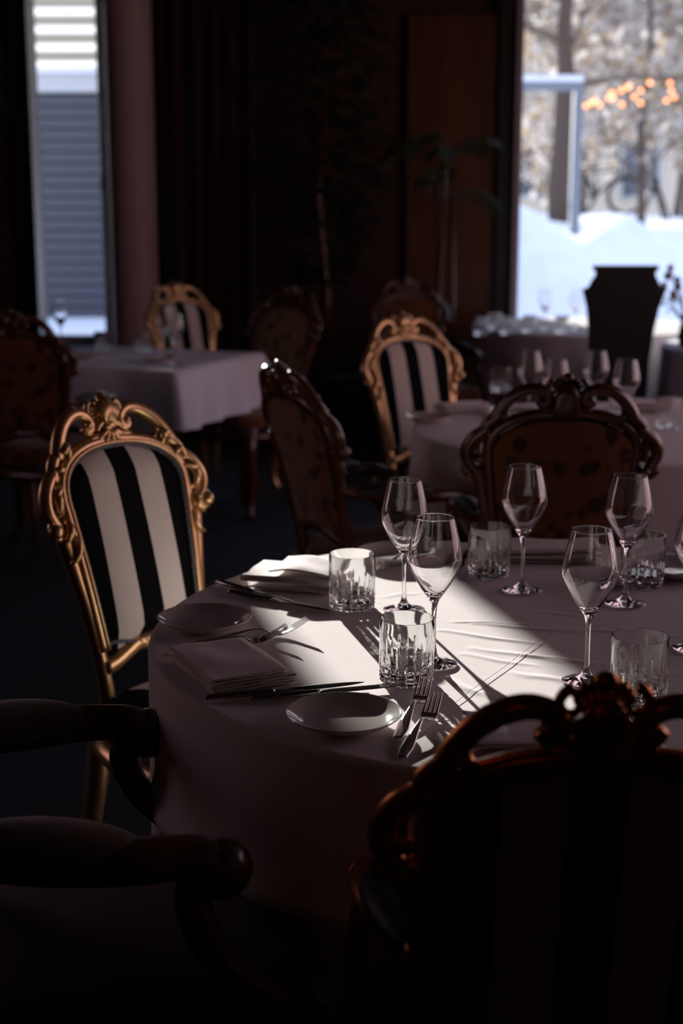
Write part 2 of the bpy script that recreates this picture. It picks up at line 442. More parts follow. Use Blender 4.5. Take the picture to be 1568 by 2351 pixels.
def carved_frame():
    m = MB()
    # inner moulding round the upholstery
    A = arch(24, .012)
    m.tube([bp(x, z, .004) for x, z in A], [.0135]*len(A), 12, molded, up=(0, 1, .3))
    m.tube([bp(x, z, .017) for x, z in arch(24, .005)], .0045, 6)
    # serpentine bottom rail
    m.tube([bp(x, .548+.016*cos(x/.15*PI)-(.006 if abs(x) < .03 else 0), .002) for x in [(-.155+.31*i/24) for i in range(25)]], .017, 12, molded, up=(0, 1, .3))
    for s in (-1, 1):
        # outer stile from the seat to the ear
        st = spl([(.152, .44), (.152, .50), (.157, .56), (.170, .65), (.186, .73), (.197, .785), (.206, .825)], 6)
        m.tube([bp(s*x, z, -.004) for x, z in st], [.0165-.002*sin(PI*i/len(st)) for i in range(len(st))], 12, molded, up=(0, 1, .3))
        # ear scroll
        sp = []
        for i in range(22):
            a = -PI*.6+i*.33; r = .021*(1-i/26)
            sp.append((.221+r*cos(a), .822+r*sin(a)))
        m.tube([bp(s*x, z, .004) for x, z in sp], [.0095*(1-.5*i/22) for i in range(22)], 8)
        m.ball(bp(s*.230, .815, .008), .0165, 14)
        # shoulder, rising in three C-curves to the crest
        sh = spl([(.212, .820), (.231, .846), (.232, .874), (.217, .900), (.196, .917), (.186, .928)], 6)
        m.tube([bp(s*x, z, .0) for x, z in sh], [.0125+.003*sin(PI*i/len(sh)) for i in range(len(sh))], 10, molded, up=(0, 1, .3))
        sh = spl([(.196, .905), (.187, .934), (.168, .952), (.155, .962)], 6)
        m.tube([bp(s*x, z, .002) for x, z in sh], .0135, 10, molded, up=(0, 1, .3))
        sh = spl([(.170, .945), (.152, .978), (.128, 1.004), (.098, 1.020), (.070, 1.022), (.048, 1.010), (.045, .992), (.058, .985), (.066, .995)], 7)
        m.tube([bp(s*x, z, .004) for x, z in sh], [.0150-.006*(i/len(sh))**2 for i in range(len(sh))], 12, molded, up=(0, 1, .3))
        m.ball(bp(s*.057, .997, .014), .0085, 10)
        # bridges between the shoulder and the inner arch
        for (a, b, r) in (((.150, .965), (.136, .945), .012), ((.190, .915), (.163, .905), .011), ((.215, .845), (.180, .848), .010), ((.203, .82), (.175, .80), .010)):
            m.tube([bp(s*a[0], a[1], .002), bp(s*(a[0]+b[0])/2, (a[1]+b[1])/2, .004), bp(s*b[0], b[1], .002)], [r, r*.8, r], 8)
        # acanthus leaves
        for (x, z, ang, ln, r) in ((.205, .845, 70, .05, .008), (.215, .865, 110, .045, .007), (.192, .83, -95, .045, .008), (.200, .815, -95, .030, .006),
                                   (.140, .972, -60, .032, .008), (.155, .962, 200, .03, .006), (.190, .925, 170, .028, .006), (.178, .80, -100, .06, .006)):
            a = math.radians(ang); pth = []
            for i in range(7):
                t = i/6; aa = a+.7*t*t; pth.append(bp(s*(x+ln*t*cos(aa)*.9), z+ln*t*sin(aa), .010+.010*sin(PI*t)))
            m.tube(pth, [r*(.35+.9*sin(PI*min(1, .15+.75*i/6))) for i in range(7)], 8)
    # crest: shell of petals over a collar with two C scrolls
    for k in range(-3, 4):
        a = math.radians(90+k*11.5); ln = .064-.004*abs(k)
        pth = [bp(ln*(.15+.85*i/7)*cos(a)*1.05, .988+ln*(.15+.85*i/7)*sin(a), .016+.010*sin(PI*i/7)) for i in range(8)]
        m.tube(pth, [.0042+.0052*sin(PI*min(1, .1+.85*i/7)) for i in range(8)], 8)
    m.ball(bp(0, 1.046, .012), .014, 12, (1, .7, .9))
    m.ball(bp(0, .990, .016), .013, 12, (1.5, .8, .9))
    m.tube([bp(.036*sin(t), .983+.016*cos(t), .014) for t in [i*.3-1.5 for i in range(11)]], .007, 8)
    for k in range(-2, 3):
        a = math.radians(-90+k*26)
        m.tube([bp(.034*t*cos(a)*1.5, .985+.030*t*sin(a), .018) for t in (.1, .4, .7, 1)], [.006, .0065, .005, .002], 7)
    for s in (-1, 1):
        sp = []
        for i in range(18):
            a = PI*.5+i*.36; r = .019*(1-i/22); sp.append((s*(.034-r*cos(a)*.9), 1.022+r*sin(a)))
        m.tube([bp(x, z, .010) for x, z in sp], [.007*(1-.5*i/18) for i in range(18)], 7)
        m.tube([bp(s*x, z, .006) for x, z in ((.01, .965), (.03, .972), (.055, .970), (.075, .958))], [.012, .012, .010, .006], 8)
    # solid backing behind the crest
    m.tube([bp(0, z, -.004) for z in (.95, .98, 1.01, 1.035)], [.030, .034, .030, .012], 12, up=(0, 1, .3), flat=.35)
    return m

def make_chair(fmat, pmat, bmat, smat, name='armchair', arm_mat=None, arms=True, ak=1.0):
    r = thing(name)
    carved_frame().build('back_frame', fmat, r)
    panel_mesh(True, .024).build('upholstered_back', pmat, r)
    panel_mesh(False, .012).build('back_panel', bmat, r)
    br = MB(); A = arch(60, -.001); n = len(A)
    for ph in (0, PI):   # two twisted strands
        br.tube([bp(x+.0028*cos(i*1.1+ph)*.5, z+.0028*sin(i*1.1+ph)*.5, .013+.0028*sin(i*1.1+ph)) for i, (x, z) in enumerate(A)], .0034, 6)
    br.tube([bp(-.14+.28*i/60, .566+.010*cos(i/30*PI), .013+.002*sin(i*1.5)) for i in range(61)], .0045, 6)
    br.build('braid_trim', BRAID, r)
    # seat
    sh = lambda a, q: (abs(cos(a))**q*(1 if cos(a) >= 0 else -1), abs(sin(a))**q*(1 if sin(a) >= 0 else -1))
    vs = []; fs = []; N = 40
    prof = [(1.0, .425), (1.02, .438), (1.01, .462), (.94, .480), (.75, .492), (.4, .498), (.05, .5)]
    for rr, z in prof:
        for k in range(N):
            cx, cy = sh(2*PI*k/N, .55); wd = .245+.018*cy
            vs.append((cx*wd*rr, cy*.232*rr+.005, z))
    for j in range(len(prof)-1):
        for k in range(N): fs.append((j*N+k, j*N+(k+1) % N, (j+1)*N+(k+1) % N, (j+1)*N+k))
    fs.append(tuple(range(N-1, -1, -1))); fs.append(tuple(6*N+k for k in range(N)))
    MB().add(vs, fs).build('seat', smat, r)
    m = MB(); P = []
    for k in range(N+1):
        a = 2*PI*k/N; cx, cy = sh(a, .55); P.append((cx*(.25+.018*cy), cy*.236+.005, .395-.012*abs(cos(2*a))))
    m.tube(P, .026, 10, molded, up=(0, 0, 1), caps=False)
    m.ball((0, .255, .375), .026, 12, (1.6, .5, 1))
    m.build('seat_rail', fmat, r)
    for s in (-1, 1):
        m = MB(); L = spl([(s*.235, .215, .42), (s*.262, .243, .34), (s*.250, .232, .22), (s*.232, .212, .10), (s*.243, .226, .03), (s*.250, .236, .012)], 6)
        m.tube(L, [.036-.020*min(1, i/(len(L)*.7)) + (.010 if i > len(L)-4 else 0) for i in range(len(L))], 12)
        m.build('leg', fmat, r)
        m = MB(); L = spl([(s*.17, -.225, .43), (s*.18, -.235, .30), (s*.19, -.262, .15), (s*.20, -.30, .012)], 6)
        m.tube(L, [.028-.012*i/len(L) for i in range(len(L))], 10); m.build('leg', fmat, r)
        if not arms: continue
        # arm
        m = MB(); L = spl([(s*.172, yb(.70)+.01, .700), (s*.196, -.20, .685), (s*.220, -.10, .672), (s*.242, .0, .668), (s*.240, .07, .662), (s*.238, .115, .640)], 6)
        m.tube(L, [ak*(.015+.006*sin(PI*i/len(L)) + (.010*max(0, (i/len(L)-.72)/.28))) for i in range(len(L))], 12, up=(0, 0, 1))
        m.ball((s*.239, .112, .642), .028*ak, 14, (.95, 1, 1))
        m.tube([(s*.239+(.012*cos(a)*(1)), .118+.022*cos(a), .640+.022*sin(a)) for a in [i*.4 for i in range(12)]], .006, 6)
        m.build('arm', fmat, r)
        m = MB(); L = spl([(s*.238, .085, .640), (s*.246, .075, .60), (s*.258, .10, .54), (s*.256, .165, .47), (s*.245, .205, .415)], 6)
        m.tube(L, [ak*(.020-.004*sin(PI*i/len(L))) for i in range(len(L))], 10); m.build('arm_support', fmat, r)
        m = MB(); L = [(s*(.193+.042*i/16), -.225+.235*i/16, .693-.010*i/16+.004*sin(PI*i/16)) for i in range(17)]
        m.tube(L, [max(.004, ak*.031*min(1, sin(PI*(.04+.92*i/16))**.45)) for i in range(17)], 14, up=(0, 0, 1), flat=.75)
        m.build('arm_pad', arm_mat or smat, r)
    return r
def face(fx, fy): return math.atan2(-fx, fy)

# gilt chairs with striped satin
g = make_chair(GOLD, STR, DAM, STR, name='side_chair', arms=False)
g.location = (-.208, 2.687, 0); g.rotation_euler = (0, 0, face(.78, -.62)); g.scale = (.92, 1, 1.0)
CH = {'left': g}
tag(g, 'carved gilt chair with black and white striped back, sharpest one, left of the main table', 'chair', 'gilt chairs with striped upholstery')
CH['mid'] = copy_tree(g, (.426, 5.016, 0), face(.55, -.83), label='gilt striped chair behind, its back standing between the two darker wooden chairs')
CH['far'] = copy_tree(g, (-.655, 7.32, 0), face(.62, -.78), label='blurred gilt striped chair behind the rectangular table, beside the rose column')
# dark walnut chairs with damask
dk = make_chair(DARKW, DAM, DAM, DAM, arm_mat=BLK)
dk.scale = (.97, 1, 1); dk.location = (.535, 3.65, 0); dk.rotation_euler = (0, 0, face(.03, 1))
tag(dk, 'walnut armchair with brown patterned back seen from behind, pulled up to the second round table', 'armchair', 'walnut armchairs with patterned upholstery')
CH['dark'] = dk
CH['obl'] = copy_tree(dk, (.15, 4.13, 0), face(.80, .42), label='walnut armchair with brown patterned back turned sideways, between the main table and the rectangular table')
CH['obl'].scale = (.97, 1, .962)
CH['ldark'] = copy_tree(dk, (-1.18, 5.84, 0), face(.25, .97), label='dark armchair at the left edge, in front of the rectangular table')
CH['tan'] = copy_tree(dk, (-.47, 6.86, 0), face(-.62, -.78), label='dim tan armless chair at the right end of the rectangular table')
CH['tan']['category'] = 'chair'; CH['tan'].name = 'tan_side_chair'; CH['tan']['group'] = 'walnut chairs without arms'
for c in [c for c in CH['tan'].children if c.name.startswith('arm')]: bpy.data.objects.remove(c)
for c in CH['tan'].children:
    if c.name.startswith('upholstered_back') or c.name.startswith('back_panel'):
        c.data = c.data.copy(); c.data.materials[0] = DAM2
CH['blk'] = copy_tree(dk, (.49, 7.78, 0), face(.35, -.94), label='black armchair in deep shadow against the orange door')
fg = make_chair(DARKW, STR, STR_SHADE, STR, arm_mat=BLK)
for c in fg.children:
    if c.name.split('.')[0] in ('back_frame', 'arm', 'arm_support', 'seat_rail', 'leg'): c.data.materials[0] = COPPER
fg.scale = (.885, .8, .95); fg.location = (.242, 1.565, 0); fg.rotation_euler = (0, 0, face(-.02, 1))
tag(fg, 'large blurred dark armchair in the foreground with striped back seen from behind', 'armchair')
CH['fg'] = fg
vl = make_chair(DARKW, VELV, VELV, VELV, arm_mat=VELV, ak=1.35)
vl.scale = (1, 1, 1.015)
vl.location = (-.325, 1.784, 0); vl.rotation_euler = (0, 0, face(.95, .31))
tag(vl, 'dark armchair with brown velvet arm pads at the lower left corner', 'armchair')
CH['vl'] = vl

# ------------------------------------------------------------------ tables
CHAIRS = [(c.location.x, c.location.y, c.rotation_euler[2]) for k, c in CH.items()]
def in_chair(x, y, z=0, mg=0.03):
    for cx, cy, r in CHAIRS:
        dx, dy = x-cx, y-cy; lx = dx*cos(r)+dy*sin(r); ly = -dx*sin(r)+dy*cos(r)
        if abs(lx) < .275+mg and -.32 < ly < .27+mg: return True
    return False
TC = (.330, 2.2614); TR = .645
random.seed(3)
CREASE = []
def cr(p0, p1, amp, wd): 
    a = at(*p0); b = at(*p1); CREASE.append((a[0], a[1], b[0], b[1], amp, wd))
for p0, p1, a_, w_ in (((1040, 1428), (1215, 1434), .0020, .0045), ((1090, 1432), (1330, 1452), .0022, .008), ((1010, 1448), (1240, 1480), .0022, .006), ((1085, 1488), (1300, 1520), .0018, .007),
                       ((1060, 1502), (1230, 1530), .0015, .006), ((1200, 1505), (1390, 1525), .0020, .007), ((1180, 1545), (1330, 1570), .0018, .009), ((1020, 1560), (1120, 1600), .0022, .009),
                       ((1260, 1440), (1560, 1462), .0018, .008), ((1300, 1560), (1560, 1545), .0018, .009), ((880, 1370), (960, 1362), .0012, .006), ((430, 1400), (560, 1392), .0015, .010),
                       ((1400, 1500), (1568, 1515), .0015, .007), ((560, 1640), (690, 1690), .0012, .012), ((1230, 1405), (1400, 1420), .0015, .006)):
    cr(p0, p1, a_, w_)
def crease_h(x, y, lst):
    h = 0
    for x0, y0, x1, y1, amp, wd in lst:
        dx, dy = x1-x0, y1-y0; L2 = dx*dx+dy*dy; t = ((x-x0)*dx+(y-y0)*dy)/L2
        if -.3 < t < 1.3:
            tt = min(1, max(0, t)); ox = x-x0-tt*dx; oy = y-y0-tt*dy
            # slightly wavy ridge
            dd = (ox*dy-oy*dx)/math.sqrt(L2) + .003*sin(t*7+amp*9e3) if 0 <= t <= 1 else math.hypot(ox, oy)
            e = min(1, max(0, 1-abs(t-.5)*1.2+.1)); h += amp*math.exp(-(dd/wd)**2)*e
    return h
def round_cloth(name, c, R, ztop, zbot, mat, nth=240, folds=17, amp=.028, creases=(), seed=1, rings=70, avoid=True):
    rnd = random.Random(seed); ph = [rnd.uniform(0, 2*PI) for _ in range(6)]
    vs = []; fs = []; rr = []
    for i in range(rings+1): rr.append((R-.010)*(i/rings) if i else .001)
    for r in rr:
        for k in range(nth):
            a = 2*PI*k/nth; x, y = r*cos(a), r*sin(a)
            vs.append((x, y, ztop+(crease_h(c[0]+x, c[1]+y, creases) if creases else 0)))
    n_top = len(rr); DR = 34
    prev = [R]*nth
    for j in range(1, DR+1):
        t = j/DR
        if j <= 4:
            q = j/4*PI/2; r0 = R-.010+.010*sin(q); z = ztop-.010*(1-cos(q))
            for k in range(nth): a = 2*PI*k/nth; vs.append((r0*cos(a), r0*sin(a), z))
            continue
        t = (j-4)/(DR-4); z = ztop-.010-(ztop-.010-zbot)*t
        row = []
        for k in range(nth):
            a = 2*PI*k/nth
            f = sin(a*folds+ph[0]+.8*sin(a*3+ph[1]))*.6+sin(a*(folds*.5+.5)//1+ph[2])*.25+.35*sin(a*5+ph[3])
            r = R+.012*t+amp*(t**.8)*(.4+f)
            if avoid:
                while r > R-.33 and z < .51 and in_chair(c[0]+r*cos(a), c[1]+r*sin(a)): r -= .01
            row.append(r)
        if avoid:
            for _ in range(8): row = [(row[k-1]+2*row[k]+row[(k+1) % nth])/4 for k in range(nth)]
            mx = .05*(1+t*3)
            row = [max(r, R-.10) for r in row]
        for k in range(nth): a = 2*PI*k/nth; vs.append((row[k]*cos(a), row[k]*sin(a), z))
    tot = n_top+DR
    for j in range(tot-1):
        for k in range(nth): fs.append((j*nth+k, j*nth+(k+1) % nth, (j+1)*nth+(k+1) % nth, (j+1)*nth+k))
    m = MB().add(vs, fs); o = m.build(name, mat, loc=(c[0], c[1], 0)); return o
def round_table(c, R, label, cat='table'):
    r = thing('round_table', (c[0], c[1], 0), label=label, cat=cat, group='round dining tables')
    MB().lathe([(.001, .712), (R-.03, .712), (R-.016, .72), (R-.016, .736), (R-.025, .744), (.001, .744)], 64).build('tabletop', DARKW, r, ang=40)
    MB().lathe([(.04, .712), (.05, .60), (.035, .45), (.05, .30), (.07, .16), (.04, .10), (.001, .10)], 24).build('pedestal', DARKW, r)
    for k in range(4):
        a = PI/4+k*PI/2; m = MB(); m.tube([(.04*cos(a), .04*sin(a), .13), (.15*cos(a), .15*sin(a), .10), (.26*cos(a), .26*sin(a), .02)], [.03, .024, .018], 8); m.build('leg', DARKW, r)
    return r
round_table(TC, TR-.01, 'round table under the sunlit white cloth in front')
o = round_cloth('tablecloth', TC, TR, .75, .12, CLS, 300, 15, .022, CREASE, 2, 150)
tag(o, 'white linen cloth over the main round table, partly lit by the sun', 'tablecloth', 'tablecloths')
MC = (.87, 4.47)
round_table(MC, TR-.01, 'second round table, behind the walnut armchair')
tag(round_cloth('tablecloth', MC, TR, .75, .12, CL, 200, 16, .03, (), 5, 6), 'white cloth on the second round table, behind the walnut armchair', 'tablecloth', 'tablecloths')
BC = (1.50, 8.55)
round_table(BC, .71, 'far round table under the large window')
tag(round_cloth('tablecloth', BC, .72, .75, .03, CL, 160, 18, .03, (), 8, 4, False), 'white cloth on the far table under the large window', 'tablecloth', 'tablecloths')
RC = (2.30, 7.25)
round_table(RC, .65, 'round table at the right edge under the large window')
tag(round_cloth('tablecloth', RC, .66, .75, .03, CLB, 160, 14, .03, (), 9, 4, False), 'bluish white cloth on the table at the right edge below the large window', 'tablecloth', 'tablecloths')

# square table, left: under cloth and shorter top cloth
LA = math.atan2(.89, .34)-PI/2
lc = Vector((-.975, 6.66)); hs = .46
r = thing('square_table', (lc.x, lc.y, 0), LA, label='square table near the narrow window', cat='table')
MB().box((0, 0, .727), (hs-.015, hs-.015, .017)).build('tabletop', DARKW, r, smooth=False, bevel=.004)
for sx_, sy_ in ((-1, -1), (1, -1), (-1, 1), (1, 1)):
    MB().box((sx_*(hs-.07), sy_*(hs-.07), .355), (.022, .022, .355)).build('leg', DARKW, r, smooth=False)
def square_cloth(name, c, rz, h, ztop, drop, mat, seed=0, amp=.018):
    rnd = random.Random(seed); vs = []; fs = []; n = 40
    per = []
    for i in range(n): per.append((-1+2*i/n, -1))
    for i in range(n): per.append((1, -1+2*i/n))
    for i in range(n): per.append((1-2*i/n, 1))
    for i in range(n): per.append((-1, 1-2*i/n))
    N = len(per); rings = [.001, .3, .6, .85, 1.0]
    for q in rings:
        for x, y in per: vs.append((x*h*q, y*h*q, ztop))
    J = 9
    for j in range(1, J+1):
        t = j/J
        for k, (x, y) in enumerate(per):
            L = math.hypot(x, y); corner = min(abs(x), abs(y))**8
            z = ztop-.006-(drop*(1-.06*corner))*t
            fold = amp*t*(sin(k*.55+seed)+.5*sin(k*.23+seed*2))
            e = .006+fold+.015*t+ .05*t*corner
            vs.append((x*h + (e if abs(x) > .999 else 0)*(1 if x > 0 else -1), y*h + (e if abs(y) > .999 else 0)*(1 if y > 0 else -1), z))
    T = len(rings)+J
    for j in range(T-1):
        for k in range(N): fs.append((j*N+k, j*N+(k+1) % N, (j+1)*N+(k+1) % N, (j+1)*N+k))
    o = MB().add(vs, fs).build(name, mat, loc=(c[0], c[1], 0)); o.rotation_euler = (0, 0, rz); return o
tag(square_cloth('tablecloth', lc, LA, hs, .750, .25, CLB, 2), 'short white cloth hanging over the square table near the narrow window', 'tablecloth', 'tablecloths')  # blue in this cloth's colour paints in sky light from the large window

# ------------------------------------------------------------------ glasses
def wine_parts():
    foot = [(.0005, 0), (.034, 0), (.0362, .0008), (.0365, .0018), (.0345, .0028), (.025, .0042), (.015, .0068), (.0085, .0115), (.0052, .018), (.0040, .026)]
    stem = [(.0040, .026), (.0035, .035), (.0033, .050), (.0033, .070), (.0036, .082), (.0044, .091), (.0062, .0985), (.0092, .1045)]
    ob = spl([(.0092, .1045), (.0150, .1125), (.0230, .1245), (.0320, .1410), (.0388, .1550), (.0412, .1640), (.0410, .1720), (.0382, .1890), (.0340, .2080), (.0286, .2295)], 5)
    ib = spl([(.0278, .2295), (.0331, .2080), (.0372, .1890), (.0399, .1720), (.0401, .1640), (.0376, .1555), (.0306, .1420), (.0212, .1268), (.0125, .1160), (.0050, .1110), (.0005, .1105)], 5)
    bowl = ob+[(.0284, .2303), (.0280, .2303)]+ib
    return foot, stem, bowl
def make_wine():
    r = thing('wine_glass'); f_, s_, b_ = wine_parts()
    MB().lathe(b_, 72).build('bowl', GLASS, r); MB().lathe(s_, 32).build('stem', GLASS, r); MB().lathe(f_, 64).build('foot', GLASS, r)
    return r
W = make_wine()
WG = 'wine glasses on the main table'
ws = [((927, 1402), 'wine glass on the sunlit cloth, further of the sunlit pair, right of the glittering tumbler'),
      ((995, 1527), 'wine glass in the sun, nearer of the sunlit pair, beside the front tumbler'),
      ((1198, 1357), 'wine glass in shade in front of the walnut chair back'),
      ((1346, 1567), 'wine glass in shade nearest the foreground chair, right half of the table'),
      ((1435, 1388), 'wine glass in shade beside the tumbler at the far right of the table'),
      ((1597, 1492), 'wine glass cut off by the right edge of the photo')]
for i, (p, lb) in enumerate(ws):
    x, y = at(*p); o = W if i == 0 else copy_tree(W)
    o.location = (x, y, .7515); o.rotation_euler = (0, 0, i*.7); tag(o, lb, 'wine glass', WG)
def make_tumbler():
    R, Hh = .0405, .096; n = 240
    op = []; zs = [0, .0008, .002, .0035, .005, .0065, .008, .0095, .011, .0125, .014, .0155, .017, .0185, .020, .0215, .024, .027, .031, .035, .040, .046, .052, .058, .066, .078, .090, .0945, .0960]
    for z in zs:
        rr = R if z > .004 else R-.004*(1-z/.004)
        if z > .0935: rr = R-.0006
        op.append((rr, z))
    prof = [(.0005, .0016), (.030, .0016), (.034, 0)]+op+[(R-.0022, .0960), (R-.0026, .090), (R-.0028, .06), (R-.0031, .036), (R-.0045, .027), (R-.010, .0235), (.0005, .0225)]
    k0, k1 = 3, 3+len(zs)
    def rf(a, z, i):
        if not (k0 <= i < k1): return 1.0
        c = abs(((a*20/(2*PI)) % 1)-.5)*2      # 20 vertical cuts
        depth = 0
        if z < .058:
            long = .058 if int(a*20/(2*PI)) % 2 == 0 else .048
            e = max(0, min(1, (long-z)/.016))
            depth = .060*max(0, 1-c*2.6*(1.7-.7*e))*e
        for zc in (.0065, .0125, .0185): depth = max(depth, .060*max(0, 1-abs(z-zc)/.0030))
        return 1-depth
    o = MB().lathe(prof, n, rf=rf).build('whisky_tumbler', TUMB, ang=28); return o
T = make_tumbler()
ts = [((808, 1395), 'cut crystal tumbler with glittering base, further of the two in the sun'), ((933, 1564), 'cut crystal tumbler in the sun beside the forks, nearest the white plate'),
      ((1122, 1322), 'cut crystal tumbler in shade left of the napkin, behind the sunlit wine glass'), ((1473, 1345), 'cut crystal tumbler in shade behind the wine glass at the right'),
      ((1464, 1612), 'cut crystal tumbler in shade at the near right, just above the foreground chair')]
for i, (p, lb) in enumerate(ts):
    x, y = at(*p); o = T if i == 0 else copy_tree(T)
    o.location = (x, y, .7515); o.rotation_euler = (0, 0, i*.3+.1); tag(o, lb, 'tumbler', 'cut crystal tumblers on the main table')

# ------------------------------------------------------------------ plates
def make_plate():
    pr = [(.0005, .004), (.030, .004), (.036, .0005), (.040, .0005), (.041, .003), (.058, .0075), (.072, .0155), (.0775, .0195), (.0785, .0205), (.0780, .0215), (.0765, .0213), (.070, .0172), (.060, .0115), (.048, .0080), (.030, .0066), (.0005, .0064)]
    return MB().lathe(spl(pr, 3), 96).build('bread_plate', PORC)
PL = make_plate()
for i, (p, lb) in enumerate((((470, 1436), 'small white plate at the left edge of the main table, beside the striped gilt chair'), ((789, 1660), 'small white plate at the near edge, left of the two forks'),
                             ((912, 1282), 'small white plate at the far edge behind the sunlit wine glasses'), ((1560, 1316), 'small white plate at the right edge behind the last wine glass'))):
    x, y = at(*p, .755); o = PL if i == 0 else copy_tree(PL); o.location = (x, y, .7505); tag(o, lb, 'plate', 'small white plates on the main table')

# ------------------------------------------------------------------ cutlery
def ribbon(m, P, Wd, th, dx=0.0, cup=0.0):
    """flat bar along local y: P = (y, z), Wd = half widths, th = thickness, dx = sideways shift"""
    vs = []; fs = []; K = 6
    for i, ((y, z), wv) in enumerate(zip(P, Wd)):
        t = th[i] if isinstance(th, list) else th
        d_ = dx[i] if isinstance(dx, list) else dx
        ring = []
        for k in range(K+1): u = -1+2*k/K; ring.append((d_+u*wv, y, z+cup*u*u+t/2*(1-.6*u*u)))
        for k in range(K, -1, -1): u = -1+2*k/K; ring.append((d_+u*wv, y, z+cup*u*u-t/2*(1-.6*u*u)))
        vs += ring
    n = 2*(K+1)
    for i in range(len(P)-1):
        for k in range(n): fs.append((i*n+k, i*n+(k+1) % n, (i+1)*n+(k+1) % n, (i+1)*n+k))
    fs.append(tuple(range(n-1, -1, -1))); fs.append(tuple((len(P)-1)*n+k for k in range(n)))
    m.add(vs, fs)
def make_fork():
    r = thing('fork')
    m = MB(); A = spl([(0, .0022), (.03, .0050), (.07, .0105), (.100, .0140), (.118, .0128), (.130, .0070), (.137, .0035)], 6)
    Wd = spl([(.0062,), (.0085,), (.0055,), (.0030,), (.0028,), (.0055,), (.0105,)], 6)
    ribbon(m, A, [q[0] for q in Wd], .0036); m.build('handle', STEEL, r)
    m = MB(); A = spl([(.134, .0040), (.141, .0026), (.150, .0032), (.158, .0060)], 5)
    ribbon(m, A, [.0095, .0098, .0102, .0106, .0110, .0113, .0116, .0118, .0119, .0120, .0120, .0120, .0120, .0120, .0119, .0119][:len(A)], .0026, cup=.0012)
    for k in range(4):
        x0 = (-1.5+k)*.0064
        A = spl([(.156, .0052), (.168, .0100), (.182, .0165), (.196, .0235)], 5)
        ribbon(m, A, [.0019-.0011*i/(len(A)-1) for i in range(len(A))], .0022, dx=[x0*(1-.06*i/len(A)) for i in range(len(A))])
    m.build('tines', STEEL, r); return r
def make_knife():
    r = thing('knife')
    m = MB(); A = [(0+.100*i/14, .0062) for i in range(15)]
    ribbon(m, A, [max(.0022, .0078*min(1, .55+.45*sin(PI*i/14)+.1*(1-i/14))) for i in range(15)], [.0098*(.75+.2*sin(PI*i/14)) for i in range(15)])
    m.build('handle', KSTEEL, r)
    m = MB(); A = [(.099+.135*i/20, .0056) for i in range(21)]; Wd = [.0035, .0055, .0078, .0088]+[.0092]*9+[.0090, .0086, .0080, .0072, .0062, .0048, .0032, .0010]
    ribbon(m, A, Wd, [.0035, .003]+[.0016]*19); m.build('blade', KSTEEL, r); return r
def lay(proto, first, p0, p1, z=.7515, **kw):
    a = at(*p0); b = at(*p1); ang = math.atan2(b[1]-a[1], b[0]-a[0])-PI/2
    o = proto if first else copy_tree(proto); o.location = (a[0], a[1], z); o.rotation_euler = (0, 0, ang); return tag(o, **kw)
FK = make_fork(); KN = make_knife()
fk = [((440, 1483), (664, 1458), 'fork behind the folded napkin on the left, further of the pair'), ((391, 1503), (640, 1472), 'fork right behind the folded napkin on the left, nearer of the pair'),
      ((914, 1700), (970, 1602), 'fork right of the near plate, left one of the crossed pair'), ((922, 1745), (1000, 1628), 'fork at the near edge under the foreground chair, right one of the pair')]
for i, (a, b, lb) in enumerate(fk): lay(FK, i == 0, a, b, label=lb, cat='fork', group='forks on the main table')
kn = [((498, 1343), (728, 1409), 'knife in front of the sunlit napkin, further of the pair'), ((524, 1366), (716, 1402), 'knife beside the left plate, nearer of the pair by the sunlit napkin'),
      ((473, 1613), (822, 1578), 'knife in front of the folded napkin on the left, further of the near pair'), ((577, 1615), (875, 1586), 'knife behind the near plate, nearest of all the knives'),
      ((1600, 1326), (1510, 1337), 'knife at the right edge behind the shaded tumbler'), ((1045, 1322), (1085, 1262), 'knife left of the shaded tumbler by the walnut chair')]
for i, (a, b, lb) in enumerate(kn): lay(KN, i == 0, a, b, label=lb, cat='knife', group='knives on the main table')
lay(FK, False, (868, 1312), (930, 1285), label='fork at the far edge beside the small white plate', cat='fork', group='forks on the main table')

